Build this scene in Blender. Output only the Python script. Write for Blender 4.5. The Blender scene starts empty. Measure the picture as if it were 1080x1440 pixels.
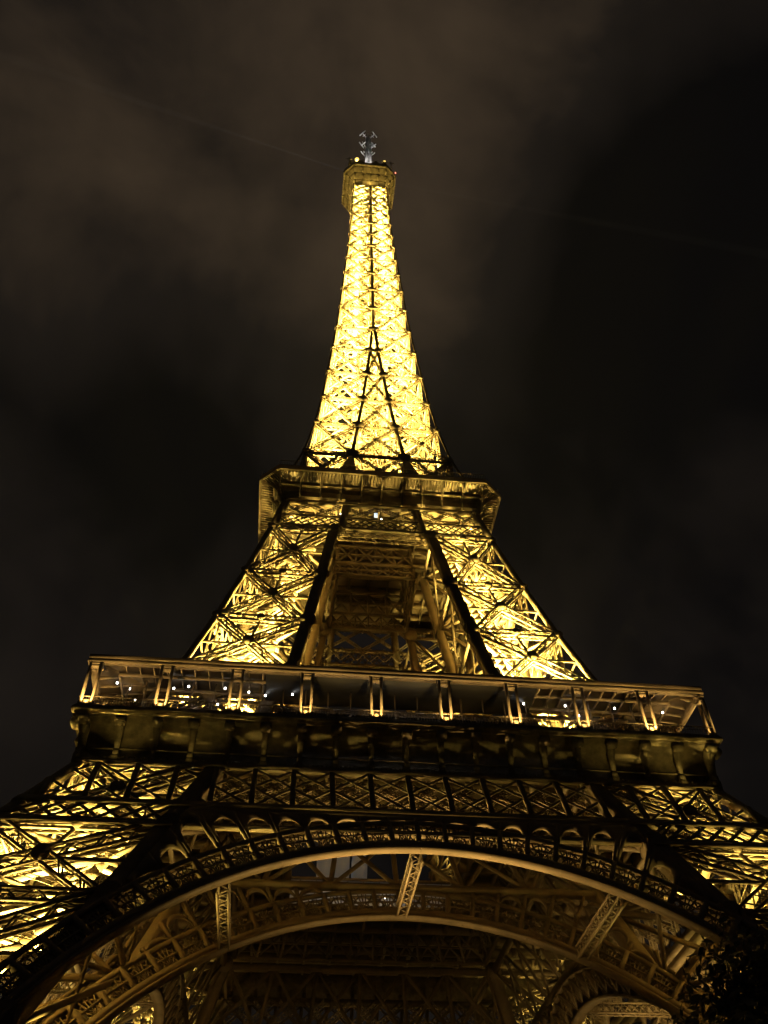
import bpy, math, random
import numpy as np
from mathutils import Vector, Matrix, noise

random.seed(7)
SC = bpy.context.scene
COL = SC.collection

# ------------------------------------------------------------------ camera
cd = bpy.data.cameras.new('camera')
cam = bpy.data.objects.new('camera', cd)
COL.objects.link(cam)
YAW, PITCH, ROLL = 0.1264, 0.8203, -0.0236
fw = Vector((math.sin(YAW)*math.cos(PITCH), math.cos(YAW)*math.cos(PITCH), math.sin(PITCH)))
r0 = Vector((math.cos(YAW), -math.sin(YAW), 0))
u0 = r0.cross(fw)
cr, sr = math.cos(ROLL), math.sin(ROLL)
rr = r0*cr + u0*sr
uu = u0*cr - r0*sr
M = Matrix((rr, uu, -fw)).transposed().to_4x4()
M.translation = Vector((-12.36, -117.09, 1.6))
cam.matrix_world = M
cd.sensor_fit = 'VERTICAL'
cd.sensor_height = 24.0
cd.lens = 1262.68/1440*24.0
cd.clip_start = 0.1
cd.clip_end = 5000
SC.camera = cam

# ------------------------------------------------------------------ world: night sky, low clouds over a lit city
W = bpy.data.worlds.new('World')
SC.world = W
W.use_nodes = True
nt = W.node_tree
nt.nodes.clear()
def N(tree, typ, **kw):
    n = tree.nodes.new(typ)
    for k, v in kw.items():
        setattr(n, k, v)
    return n
out = N(nt, 'ShaderNodeOutputWorld')
bg = N(nt, 'ShaderNodeBackground')
tc = N(nt, 'ShaderNodeTexCoord')
mp = N(nt, 'ShaderNodeMapping')
mp.inputs['Location'].default_value = (0.35, 0.1, 0.2)
mp.inputs['Scale'].default_value = (1.5, 1.5, 1.0)
nz = N(nt, 'ShaderNodeTexNoise')
nz.inputs['Scale'].default_value = 2.6
nz.inputs['Detail'].default_value = 8
nz.inputs['Roughness'].default_value = 0.56
nz.inputs['Distortion'].default_value = 0.3
nt.links.new(tc.outputs['Generated'], mp.inputs['Vector'])
nt.links.new(mp.outputs['Vector'], nz.inputs['Vector'])
# banks of cloud where they hang in the sky: direction, falloff, weight
def bank(vec, power, weight):
    v = Vector(vec).normalized()
    d = N(nt, 'ShaderNodeVectorMath', operation='DOT_PRODUCT')
    nrm = N(nt, 'ShaderNodeVectorMath', operation='NORMALIZE')
    nt.links.new(tc.outputs['Generated'], nrm.inputs[0])
    nt.links.new(nrm.outputs['Vector'], d.inputs[0])
    d.inputs[1].default_value = v
    mx = N(nt, 'ShaderNodeMath', operation='MAXIMUM'); mx.inputs[1].default_value = 0
    nt.links.new(d.outputs['Value'], mx.inputs[0])
    pw = N(nt, 'ShaderNodeMath', operation='POWER'); pw.inputs[1].default_value = power
    nt.links.new(mx.outputs[0], pw.inputs[0])
    ml = N(nt, 'ShaderNodeMath', operation='MULTIPLY'); ml.inputs[1].default_value = weight
    nt.links.new(pw.outputs[0], ml.inputs[0])
    return ml.outputs[0]
def add(a, b):
    m = N(nt, 'ShaderNodeMath', operation='ADD')
    nt.links.new(a, m.inputs[0]); nt.links.new(b, m.inputs[1])
    return m.outputs[0]
banks = [bank((0.085, 0.246, 0.966), 45, 0.42), bank((0.12, 0.40, 0.895), 70, 0.24), bank((0.22, 0.14, 0.965), 90, 0.12),
         bank((-0.235, 0.401, 0.885), 30, 0.26), bank((-0.226, 0.729, 0.646), 60, 0.05), bank((0.42, 0.62, 0.66), 110, 0.16)]
nscale = N(nt, 'ShaderNodeMath', operation='MULTIPLY'); nscale.inputs[1].default_value = 1.0
nt.links.new(nz.outputs['Fac'], nscale.inputs[0])
acc = nscale.outputs[0]
for b in banks:
    acc = add(acc, b)
holes = [bank((0.36, 0.36, 0.86), 75, -0.50), bank((0.30, 0.52, 0.79), 90, -0.24), bank((-0.166, 0.613, 0.772), 160, -0.24)]
for b in holes:
    acc = add(acc, b)
rp = N(nt, 'ShaderNodeValToRGB')
cr_ = rp.color_ramp
cr_.elements[0].position = 0.37; cr_.elements[0].color = (0.0022, 0.0021, 0.0024, 1)
cr_.elements[1].position = 1.10; cr_.elements[1].color = (0.0420, 0.0288, 0.0180, 1)
e = cr_.elements.new(0.70); e.color = (0.0105, 0.0082, 0.0068, 1)
nt.links.new(acc, rp.inputs['Fac'])
sky = N(nt, 'ShaderNodeTexSky', sky_type='NISHITA')
sky.sun_disc = False
sky.sun_elevation = math.radians(-8)
sky.sun_rotation = math.radians(200)
skm = N(nt, 'ShaderNodeMixRGB', blend_type='ADD'); skm.inputs['Fac'].default_value = 0.05
nt.links.new(rp.outputs['Color'], skm.inputs['Color1'])
nt.links.new(sky.outputs['Color'], skm.inputs['Color2'])
nt.links.new(skm.outputs['Color'], bg.inputs['Color'])
bg.inputs['Strength'].default_value = 1.0
nt.links.new(bg.outputs[0], out.inputs['Surface'])

# ------------------------------------------------------------------ exposure / engine
SC.view_settings.view_transform = 'Standard'
SC.view_settings.look = 'None'
SC.view_settings.exposure = 0.0
SC.view_settings.gamma = 1.0
SC.render.engine = 'CYCLES'
SC.cycles.use_denoising = True
SC.cycles.use_adaptive_sampling = False
SC.cycles.max_bounces = 4
SC.cycles.diffuse_bounces = 2
SC.cycles.glossy_bounces = 2
SC.cycles.transmission_bounces = 3
SC.cycles.sample_clamp_indirect = 4.0
SC.cycles.caustics_reflective = False
SC.cycles.caustics_refractive = False

HAZE = 0.00003
RL = random.Random(21)
BEAM = 500000
# the front of the tower carries the strong lamps; the sides and the far side burn lower
SIDE = (1.0, .45, .12, .45)
# lamp strengths, watts
SODIUM = (1.0, 0.725, 0.155)
AMBER = (1.0, 0.64, 0.19)
K_LOW, K_MID, K_SPIRE, K_SOFFIT, K_COL, K_UNDER = 270000, 400000, 102000, 74000, 2600, 2600

# ------------------------------------------------------------------ materials
def mat(name, base, rough=0.6, var=0.35, scale=0.6, metallic=0.0, bump=0.0):
    m = bpy.data.materials.new(name); m.use_nodes = True
    t = m.node_tree; bs = t.nodes['Principled BSDF']
    bs.inputs['Roughness'].default_value = rough
    bs.inputs['Metallic'].default_value = metallic
    geo = N(t, 'ShaderNodeNewGeometry')
    n1 = N(t, 'ShaderNodeTexNoise'); n1.inputs['Scale'].default_value = scale
    n1.inputs['Detail'].default_value = 6; n1.inputs['Roughness'].default_value = 0.65
    t.links.new(geo.outputs['Position'], n1.inputs['Vector'])
    r = N(t, 'ShaderNodeValToRGB')
    r.color_ramp.elements[0].position = 0.3; r.color_ramp.elements[1].position = 0.72
    r.color_ramp.elements[0].color = tuple(c*(1-var) for c in base)+(1,)
    r.color_ramp.elements[1].color = tuple(min(1, c*(1+var)) for c in base)+(1,)
    t.links.new(n1.outputs['Fac'], r.inputs['Fac'])
    t.links.new(r.outputs['Color'], bs.inputs['Base Color'])
    if bump:
        b = N(t, 'ShaderNodeBump'); b.inputs['Strength'].default_value = bump
        t.links.new(n1.outputs['Fac'], b.inputs['Height'])
        t.links.new(b.outputs['Normal'], bs.inputs['Normal'])
    return m
def glow(name, col, strength):
    m = bpy.data.materials.new(name); m.use_nodes = True
    t = m.node_tree; bs = t.nodes['Principled BSDF']
    bs.inputs['Base Color'].default_value = (0.8, 0.8, 0.8, 1)
    bs.inputs['Emission Color'].default_value = col+(1,)
    bs.inputs['Emission Strength'].default_value = strength
    return m
IRON = mat('bronze_painted_iron', (0.220, 0.168, 0.112), 0.55, 0.30, 0.5)
IRONW = mat('weathered_iron', (0.190, 0.150, 0.100), 0.65, 0.6, 0.9)
PALE = mat('pale_grey_metal', (0.45, 0.45, 0.46), 0.45, 0.2, 1.0)
DARKG = mat('dark_glass', (0.015, 0.013, 0.012), 0.4, 0.2, 0.5)
DARKP = mat('shade_panel_black', (0.008, 0.007, 0.006), 0.6, 0.3, 0.7)  # near-black, puts the gallery's shade into the colour
STONE = mat('masonry', (0.32, 0.29, 0.24), 0.85, 0.3, 1.5, bump=0.3)
GRAVEL = mat('gravel', (0.20, 0.17, 0.13), 0.95, 0.35, 3.0, bump=0.5)
BARK = mat('bark', (0.07, 0.055, 0.04), 0.9, 0.4, 4.0, bump=0.5)
LEAF = mat('leaf', (0.040, 0.05, 0.022), 0.6, 0.4, 0.8)
LAMPW = glow('white_lamp', (1.0, 0.97, 0.92), 14)
LAMPB = glow('screen_light', (0.65, 0.85, 1.0), 1.1)
LAMPR = glow('red_beacon', (1.0, 0.25, 0.15), 3)
LAMPY = glow('sodium_lamp', (1.0, 0.66, 0.14), 1.6)
FROST = glow('lit_glazing', (0.80, 0.86, 0.90), 0.03)

# ------------------------------------------------------------------ mesh builder
BOXF = np.array([[0, 1, 2, 3], [4, 7, 6, 5], [0, 4, 5, 1], [1, 5, 6, 2], [2, 6, 7, 3], [3, 7, 4, 0]])
class MB:
    def __init__(s):
        s.b = []; s.v = []; s.f = []; s.n = 0
    def bar(s, p, q, w, d=None, n=(0, 0, 1)):
        """box from p to q: w across (in the plane facing n), d along n"""
        s.b.append((*p, *q, w, w if d is None else d, *n))
    def box(s, lo, hi):
        lo = list(lo); hi = list(hi)
        m = [(lo[1]+hi[1])/2, (lo[2]+hi[2])/2]
        s.bar((lo[0], m[0], m[1]), (hi[0], m[0], m[1]), hi[1]-lo[1], hi[2]-lo[2], (0, 0, 1))
    def poly(s, verts, faces):
        s.f += [tuple(i+s.n for i in f) for f in faces]
        s.v += [tuple(v) for v in verts]; s.n += len(verts)
    def plate(s, pts, t, n):
        """flat polygon pts thickened by t along -n"""
        n = Vector(n).normalized(); k = len(pts)
        a = [Vector(p) for p in pts]; b = [p-n*t for p in a]
        fs = [tuple(range(k)), tuple(range(2*k-1, k-1, -1))]
        fs += [(i, i+k, (i+1) % k+k, (i+1) % k) for i in range(k)]
        s.poly(a+b, fs)
    def strip(s, rows):
        """rows: list of equal length closed rings of points; skins between them"""
        k = len(rows[0]); vs = [p for r in rows for p in r]; fs = []
        for i in range(len(rows)-1):
            for j in range(k):
                fs.append((i*k+j, i*k+(j+1) % k, (i+1)*k+(j+1) % k, (i+1)*k+j))
        fs.append(tuple(range(k-1, -1, -1))); fs.append(tuple((len(rows)-1)*k+j for j in range(k)))
        s.poly(vs, fs)
    def tube(s, p, q, r1, r2, k=8):
        p = Vector(p); q = Vector(q); d = (q-p).normalized()
        a = d.orthogonal().normalized(); b = d.cross(a)
        s.strip([[p+(a*math.cos(2*math.pi*i/k)+b*math.sin(2*math.pi*i/k))*r1 for i in range(k)],
                 [q+(a*math.cos(2*math.pi*i/k)+b*math.sin(2*math.pi*i/k))*r2 for i in range(k)]])
    def mesh(s, name, m):
        V = np.zeros((0, 3)); polys = []
        me = bpy.data.meshes.new(name)
        nb = len(s.b)
        if nb:
            A = np.array(s.b, float)
            p, q, w, d, n = A[:, 0:3], A[:, 3:6], A[:, 6:7], A[:, 7:8], A[:, 8:11]
            ax = q-p; ax /= np.maximum(np.linalg.norm(ax, axis=1, keepdims=True), 1e-9)
            n = n-ax*(n*ax).sum(1, keepdims=True)
            ln = np.linalg.norm(n, axis=1, keepdims=True)
            bad = ln[:, 0] < 1e-4
            if bad.any():
                alt = np.where(np.abs(ax[bad, :1]) < 0.7, [[1., 0, 0]], [[0, 1., 0]])
                n[bad] = alt-ax[bad]*(alt*ax[bad]).sum(1, keepdims=True)
                ln = np.linalg.norm(n, axis=1, keepdims=True)
            n /= ln
            sd = np.cross(ax, n)
            c = [(-1, -1), (1, -1), (1, 1), (-1, 1)]
            V = np.stack([e_+sd*(w/2*i)+n*(d/2*j) for e_ in (p, q) for i, j in c], 1).reshape(-1, 3)
            F = (np.arange(nb)[:, None, None]*8+BOXF[None]).reshape(-1, 4)
        nf = nb*6
        allv = np.concatenate([V, np.array(s.v, float).reshape(-1, 3)]) if s.v else V
        sizes = [4]*nf+[len(f) for f in s.f]
        loops = np.concatenate(([F.ravel()] if nb else [])+([np.array([i+nb*8 for f in s.f for i in f])] if s.f else []))
        me.vertices.add(len(allv)); me.vertices.foreach_set('co', allv.ravel())
        me.loops.add(len(loops)); me.loops.foreach_set('vertex_index', loops.astype(np.int32))
        me.polygons.add(len(sizes))
        st = np.concatenate([[0], np.cumsum(sizes)[:-1]])
        me.polygons.foreach_set('loop_start', st.astype(np.int32))
        me.update(calc_edges=True); me.validate()
        me.materials.append(m)
        return me
    def build(s, name, m, parent=None):
        return link(name, s.mesh(name, m), parent)
def link(name, me, parent=None, loc=None, rz=0.0):
    o = bpy.data.objects.new(name, me); COL.objects.link(o)
    if parent is not None:
        o.parent = parent
    if loc is not None:
        o.location = loc
    o.rotation_euler.z = rz
    return o
def tag(o, label=None, cat=None, group=None, kind=None):
    for k, v in (('label', label), ('category', cat), ('group', group), ('kind', kind)):
        if v:
            o[k] = v
def copies(o, n=4):
    """o and its children copied round the tower's axis"""
    res = [o]
    for i in range(1, n):
        c = o.copy(); COL.objects.link(c); c.rotation_euler.z = i*math.pi/2
        for ch in list(o.children):
            if ch.type == 'LIGHT':
                continue
            k = ch.copy(); COL.objects.link(k); k.parent = c
        res.append(c)
    return res
def spot(p, target, power, col=SODIUM, angle=150, blend=1.0, radius=0.35):
    ld = bpy.data.lights.new('floodlight', 'SPOT')
    ld.energy = power; ld.color = col; ld.spot_size = math.radians(angle)
    ld.spot_blend = blend; ld.shadow_soft_size = radius
    o = bpy.data.objects.new('floodlight', ld); COL.objects.link(o)
    o.location = p
    o.rotation_euler = (Vector(target)-Vector(p)).to_track_quat('-Z', 'Y').to_euler()
    return o
def point(p, power, col=SODIUM, radius=.2):
    ld = bpy.data.lights.new('floodlight', 'POINT')
    ld.energy = power; ld.color = col; ld.shadow_soft_size = radius
    o = bpy.data.objects.new('floodlight', ld); COL.objects.link(o); o.location = p
    return o
def rot4(p, i):
    a = i*math.pi/2; c, s_ = round(math.cos(a)), round(math.sin(a))
    return (c*p[0]-s_*p[1], s_*p[0]+c*p[1], p[2])

# ------------------------------------------------------------------ the tower's profile (half widths against height)
WZ = [(0, 62.4), (51.5, 33.9), (57.6, 30.9), (63, 28.9), (71.6, 26.1), (80.6, 23.6), (91, 21.0), (105.8, 17.55), (112, 16.2),
      (117, 16.4), (128.5, 13.7), (139.3, 12.05), (150, 10.9), (160, 10.15), (170, 9.35), (180, 8.65), (190, 8.05), (200, 7.6), (217, 6.75), (233, 6.0), (247, 5.55), (267, 5.15), (280, 5.0)]
VZ = [(0, 37.4), (51.5, 18.7), (57.6, 16.5), (71, 12.0), (100.7, 7.5), (116, 5.9), (126.7, 5.0), (150, 2.55), (170.8, 0.85), (184, 0.0), (300, 0.0)]
def w_(z): return float(np.interp(z, *zip(*WZ)))
def v_(z): return float(np.interp(z, *zip(*VZ)))

# ------------------------------------------------------------------ lattice members
def truss(mb, p, q, width, depth, n, ang=0.16, lace=0.09, cell=None, cross=False):
    """box lattice member: four corner angles and laced sides"""
    p = Vector(p); q = Vector(q); n = Vector(n).normalized()
    ax = (q-p); L = ax.length; ax.normalize()
    n = (n-ax*n.dot(ax)).normalized(); s = ax.cross(n)
    hw, hd = width/2-ang/2, depth/2-ang/2
    for i in (-1, 1):
        for j in (-1, 1):
            o = s*(hw*i)+n*(hd*j)
            mb.bar(p+o, q+o, ang, ang, n)
    cell = cell or width
    k = max(2, int(round(L/cell)))
    for a in range(k):
        t0, t1 = p+ax*(L*a/k), p+ax*(L*(a+1)/k)
        e_ = 1 if a % 2 else -1
        for j in (-1, 1):
            o = n*(hd*j)
            mb.bar(t0+o-s*(hw*e_), t1+o+s*(hw*e_), lace, 0.04, n)
            if cross:
                mb.bar(t0+o*1.02+s*(hw*e_), t1+o*1.02-s*(hw*e_), lace, 0.03, n)
        for i in (-1, 1):
            o = s*(hw*i)
            mb.bar(t0+o-n*(hd*e_), t1+o+n*(hd*e_), lace, 0.04, s)
def gusset(mb, c, r, n, up=None, k=8, t=0.12):
    c = Vector(c); n = Vector(n).normalized()
    a = (Vector(up) if up else Vector((0, 0, 1))); a = (a-n*a.dot(n)).normalized(); b = n.cross(a)
    pts = [c+n*0.1+(a*math.cos(2*math.pi*(i+.5)/k)+b*math.sin(2*math.pi*(i+.5)/k))*r for i in range(k)]
    mb.plate(pts, t, n)
def cross_panel(A0, B0, A1, B1, n, wd, dp, ang, lace, horiz=True, sub=True, g=1.0, cross=False, plain=False):
    """X of two lattice members in the quad A0 B0 (below) A1 B1 (above), with a horizontal at the top and dark gusset plates"""
    mb = MB()
    A0, B0, A1, B1 = map(Vector, (A0, B0, A1, B1)); n = Vector(n).normalized()
    off = n*(-dp/2-0.15)
    if plain:
        mb.bar(A0+off, B1+off, wd*.36, .3, n)
        mb.bar(B0+off-n*.35, A1+off-n*.35, wd*.36, .3, n)
        mb.bar(A1+off-n*.1, B1+off-n*.1, wd*.4, .4, n)
        return mb
    truss(mb, A0+off, B1+off, wd, dp, n, ang, lace, cell=wd*1.15, cross=cross)
    truss(mb, B0+off-n*0.05, A1+off-n*0.05, wd, dp, n, ang, lace, cell=wd*1.15, cross=cross)
    if horiz:
        truss(mb, A1+off, B1+off, wd*0.9, dp, n, ang, lace, cross=cross)
    # crossing of the diagonals
    d1, d2 = B1-A0, A1-B0
    wA, wB = (B0-A0).length, (B1-A1).length
    t = wA/(wA+wB)
    c = A0+d1*t
    gusset(mb, c, wd*0.68*g, n)
    gusset(mb, (A1+B1)/2, wd*0.5*g, n)
    if sub:
        # secondary ties through the crossing
        mb.bar((A0+A1)/2+off, (B0+B1)/2+off, ang*1.1, ang, n)
        mb.bar(c+off, (A1+B1)/2+off, ang*1.3, ang, n)
    return mb

tower = bpy.data.objects.new('lattice_tower', None); COL.objects.link(tower)
tag(tower, 'tall wrought iron lattice tower on four arched legs, floodlit gold from inside at night', 'tower')

def leg_corner(z):
    w, v = w_(z), v_(z)
    return [Vector((-w, -w, z)), Vector((-v, -w, z)), Vector((-v, -v, z)), Vector((-w, -v, z))]

def make_leg(name, nodes, chord, outer, wd, dp, ang, lace, g, braces='cross_brace', extra=True, cross=False):
    mb = MB()
    zs = sorted(set(nodes+[z for z, _ in WZ if nodes[0] < z < nodes[-1]]))
    inw = [(1, 1), (-1, 1), (-1, -1), (1, -1)]
    for k in range(4):
        rows = []
        cw = (outer, chord, chord*.8, chord)[k]
        for z in zs:
            c = leg_corner(z)[k]; ix, iy = inw[k]
            rows.append([(c.x, c.y, z), (c.x+ix*cw, c.y, z), (c.x+ix*cw, c.y+iy*cw, z), (c.x, c.y+iy*cw, z)])
        mb.strip(rows)
        # rivetted flange ribs up the outer faces
    part = mb.build(name, IRON, tower)
    for a, b in zip(nodes[:-1], nodes[1:]):
        c0, c1 = leg_corner(a), leg_corner(b)
        for k, n in enumerate([(0, -1, 0), (1, 0, 0), (0, 1, 0), (-1, 0, 0)]):
            k2 = (k+1) % 4
            ins = (c0[k2]-c0[k]).normalized()*chord*0.8
            ia = ins*(outer/chord) if k == 0 else ins
            ib_ = ins*(outer/chord) if k2 == 0 else ins
            m = cross_panel(c0[k]+ia, c0[k2]-ib_, c1[k]+ia, c1[k2]-ib_, n, wd, dp, ang, lace, g=g, cross=cross, plain=k in (1, 2))
            nn = Vector(n)
            for q_, o_ in ((c1[k]+ia*.5, k == 0), (c1[k2]-ib_*.5, k2 == 0)):
                gusset(m, q_+nn*0.02, outer*.85 if o_ else min(chord*.85, 1.2), nn)
            m.build(braces, IRON, part)
    if extra:
        # lift track climbing along the axis of the leg, with stairs beside it
        t = MB()
        z0, z1 = nodes[0], nodes[-1]
        def axis(z, ox=0, oy=0):
            m_ = (w_(z)+v_(z))/2
            return Vector((-m_+ox, -m_+oy, z))
        K = int((z1-z0)/1.2)
        for o in (-1.7, 1.7):
            for i in range(K):
                a = axis(z0+(z1-z0)*i/K, o, -o); b = axis(z0+(z1-z0)*(i+1)/K, o, -o)
                t.bar(a, b, 0.5, 0.9, (1, 1, 0))
        for i in range(K):
            z = z0+(z1-z0)*(i+.5)/K
            t.bar(axis(z, -1.7, 1.7), axis(z, 1.7, -1.7), 0.22, 0.3)
            if i % 3 == 0 and i+3 < K:
                zz = z0+(z1-z0)*(i+3.5)/K
                t.bar(axis(z, -1.7, 1.7), axis(zz, 1.7, -1.7), 0.14, 0.14)
        t.build('lift_track', IRON, part)
        s_ = MB()
        ph = 0
        z = z0
        while z < z1-2.5:
            m_ = (w_(z+1)+v_(z+1))/2; hw = (w_(z)-v_(z))*0.22
            sx = 1 if ph % 2 else -1
            a = Vector((-m_-hw*sx, -m_-hw*.9-1, z)); b = Vector((-m_+hw*sx, -m_-hw*.9-1, z+2.4))
            s_.bar(a, b, 1.0, 0.18)
            for e_ in (-.5, .5):
                s_.bar(a+Vector((0, e_, 1.0)), b+Vector((0, e_, 1.0)), .07)
            z += 2.4; ph += 1
        s_.build('stair', IRON, part)
        # horizontal diaphragms at every node
        for z in nodes[1:]:
            d = MB()
            c = leg_corner(z)
            d.bar(c[0], c[2], .45, .35, (0, 0, 1))
            d.bar(c[1]-Vector((0, 0, .15)), c[3]-Vector((0, 0, .15)), .45, .35, (0, 0, 1))
            d.build('diaphragm', IRON, part)
    return part

def leg_lights(i, z, power):
    """two projectors near the inner corner of a leg, shining up and outwards through it"""
    m0, m1 = (w_(z)+v_(z))/2, (w_(z+9)+v_(z+9))/2
    b = (w_(z)-v_(z))
    for ox, oy in ((.08, .34), (.34, .08)):
        p = rot4((-m0+b*ox, -m0+b*oy, z), i)
        q = rot4((-m1-b*.16+b*ox*.2, -m1-b*.16+b*oy*.2, z+9), i)
        spot(p, q, power*.5*RL.uniform(.65, 1.4), angle=82, radius=.3)
# ------------------------------------------------------------------ ground to first floor: four legs
LOW_N = [1.6, 11.5, 22.5, 33.6, 42.2, 51.6]
lower = make_leg('lower_leg', LOW_N, 2.0, 1.1, 1.35, 1.15, .26, .16, .9)
copies(lower)
pl = MB()
for c, s_ in zip(leg_corner(0), [(1, 1), (-1, 1), (-1, -1), (1, -1)]):
    x, y = c.x+s_[0]*1.2, c.y+s_[1]*1.2
    rows = []
    for h, z in ((3.6, -0.3), (3.4, 0.6), (3.0, 0.7), (2.4, 2.4), (2.1, 2.5)):
        rows.append([(x-h, y-h, z), (x+h, y-h, z), (x+h, y+h, z), (x-h, y+h, z)])
    pl.strip(rows)
copies(pl.build('masonry_plinth', STONE, tower))
for i in range(4):
    for z, e_ in ((4, .8), (13, 1.15), (22, 1.1), (30.5, .75), (38.5, .30)):
        leg_lights(i, z, K_LOW*e_*(1.8, .6, .2, .4)[i])

# ------------------------------------------------------------------ arches: front ring and a second ring further in
ARC, ARR, ARO = 5.8, 34.2, 37.95
def make_arch(inset, name, arcade, ztop=44.15):
    NV = Vector((0, -1, .5534)).normalized()
    def P(x, z, d=0.0):                # point on the sloping face, d metres behind it
        return Vector((x, -(62.4-.5534*z)+inset+d, z))
    def pol(t, r, d=0.0):
        return P(math.sin(t)*r, ARC+math.cos(t)*r, d)
    T = math.radians(84)
    dep = .85
    mb = MB()
    K = 96
    for rr_, th, d0, d1 in ((ARR, .30, -.35, dep), (ARR+.30, .75, -.22, .10), (ARO, -.5, -.18, .22), (ARR+1.95, .16, -.10, .12), (ARO-.6, -.12, .3, dep)):
        rows = []
        for i in range(K+1):
            t = -T+2*T*i/K
            rows.append([pol(t, rr_, d0), pol(t, rr_, d1), pol(t, rr_+th, d1), pol(t, rr_+th, d0)])
        mb.strip(rows)
    # seams of the soffit plates
    for i in range(0, 17):
        t = -T+2*T*i/16
        mb.bar(pol(t, ARR-.012, -.3), pol(t, ARR-.012, dep-.05), .10, .03, pol(t, 1)-pol(t, 0))
    part = mb.build(name, IRON, tower)
    lat = MB()
    NC = 42
    dt = 2*T/NC
    for c in range(NC):
        t0 = -T+dt*c; t1 = t0+dt; tm = (t0+t1)/2
        lat.bar(pol(t0, ARR+.3, .25), pol(t0, ARO-.3, .25), .42, .8, NV)
        # fan of bars and a ring in every cell
        for f in (-.36, -.16, 0, .16, .36):
            lat.bar(pol(tm, ARR+.5, .06), pol(tm+dt*f, ARO-.45-abs(f)*1.2, .06), .11, .08, NV)
        for rad in (.65, 1.15):
            prev = None
            for j in range(9):
                a = math.pi*j/8
                q = pol(tm+math.cos(a)*rad/36, ARR+1.0+math.sin(a)*rad*1.6, .10)
                if prev is not None:
                    lat.bar(prev, q, .13, .1, NV)
                prev = q
        lat.bar(pol(t0, ARR+.4, dep-.1), pol(t1, ARO-.5, dep-.1), .14, .06, NV)
        lat.bar(pol(t1, ARR+.4, dep-.16), pol(t0, ARO-.5, dep-.16), .14, .06, NV)
    lat.build('ring_lattice', IRON, part)
    if arcade:
        ars = [MB(), MB()]
        def rtop(t):
            r = ARO-.05
            while r < 70:
                x, z = abs(math.sin(t)*r), ARC+math.cos(t)*r
                if z > ztop or x > v_(z)+.2:
                    break
                r += .05
            return r
        hd = .42
        for c in range(NC):
            t0 = -T+dt*c; t1 = t0+dt; tm = (t0+t1)/2
            tops = [rtop(t0+dt*j/12) for j in range(13)]
            lim = min(tops)-.18
            if inset > 1:
                lim = min(lim, ARO+4.5)
                tops = [min(q, lim+.9) for q in tops]
            hw = dt/2*.74
            if lim-ARO < .15:
                continue
            flat = min(1.35, lim-ARO)
            if inset > 1:                       # open loops on slender posts
                ars[0 if tm < 0 else 1].bar(pol(t0, ARO-.2, .1), pol(t0, min(tops[0], lim+2.5), .1), .34, .4, NV)
            rows = []
            for j in range(13):
                t = t0+dt*j/12
                u = abs(t-tm)/hw
                o = ARO-.1 if u >= 1 else max(ARO-.1, lim-flat*(1-math.sqrt(1-u*u)))
                top_j = tops[j]+.15 if inset < 1 else max(o+.3, min(tops[j]+.15, o+.5))
                if tops[j] < o+.02:
                    o = tops[j]-.02
                rows.append([pol(t, o, -.02), pol(t, o, hd), pol(t, top_j, hd), pol(t, top_j, -.02)])
            ars[0 if tm < 0 else 1].strip(rows)
        for ar in ars:
            ar.build('arcade', IRON, part)
    return part
arch = make_arch(-.25, 'arch', True); copies(arch)
arch2 = make_arch(14.2, 'inner_arch', True, 43.6); copies(arch2)
# lattice posts that tie the two rings together
at = MB()
def AP(x, inset):
    z = ARC+math.sqrt(ARR**2-x*x)-.05
    return Vector((x, -(62.4-.5534*z)+inset, z))
ties = []
for x in (-17.2, 0.0, 17.2):
    t = MB()
    a, b = AP(x, 2.0), AP(x, 14.0)
    up = Vector((0, 0, 1.3))
    truss(t, a+up*.45, b+up*.45, 1.3, 1.1, (1, 0, 0), .17, .11, cell=.9, cross=True)
    ties.append(t.build('arch_tie', IRON, tower))
for t in ties:
    copies(t)
# lamps washing the soffit of the arch from open air between the legs, without fixtures
for i in range(4):
    for sx in (-1, 1):
        spot(rot4((sx*20, -31, 17), i), rot4((-sx*3, -40.2, 40), i), K_SOFFIT*(1.0 if sx < 0 else .85)*SIDE[i], AMBER, 56, .9, .4)
        spot(rot4((sx*16, -24, 16), i), rot4((-sx*4, -27, 40), i), K_SOFFIT*.10*SIDE[i], AMBER, 56, .9, .4)

for i in range(4):
    spot(rot4((-32, -45.5, 21), i), rot4((-6, -37.9, 45.5), i), 26000*SIDE[i], SODIUM, 40, .8, .3)
    spot(rot4((-25, -38.5, 36), i), rot4((4, -36.5, 47), i), 11000*SIDE[i], SODIUM, 40, .8, .3)
    for sx, pw in ((-1, 11000), (1, 5000)):
        spot(rot4((sx*25.5, -40.3, 28), i), rot4((sx*13, -34.5, 47), i), pw*SIDE[i], SODIUM, 62, 1, .3)  # fill lamps added between the rings to brighten what shows behind the arcade
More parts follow.
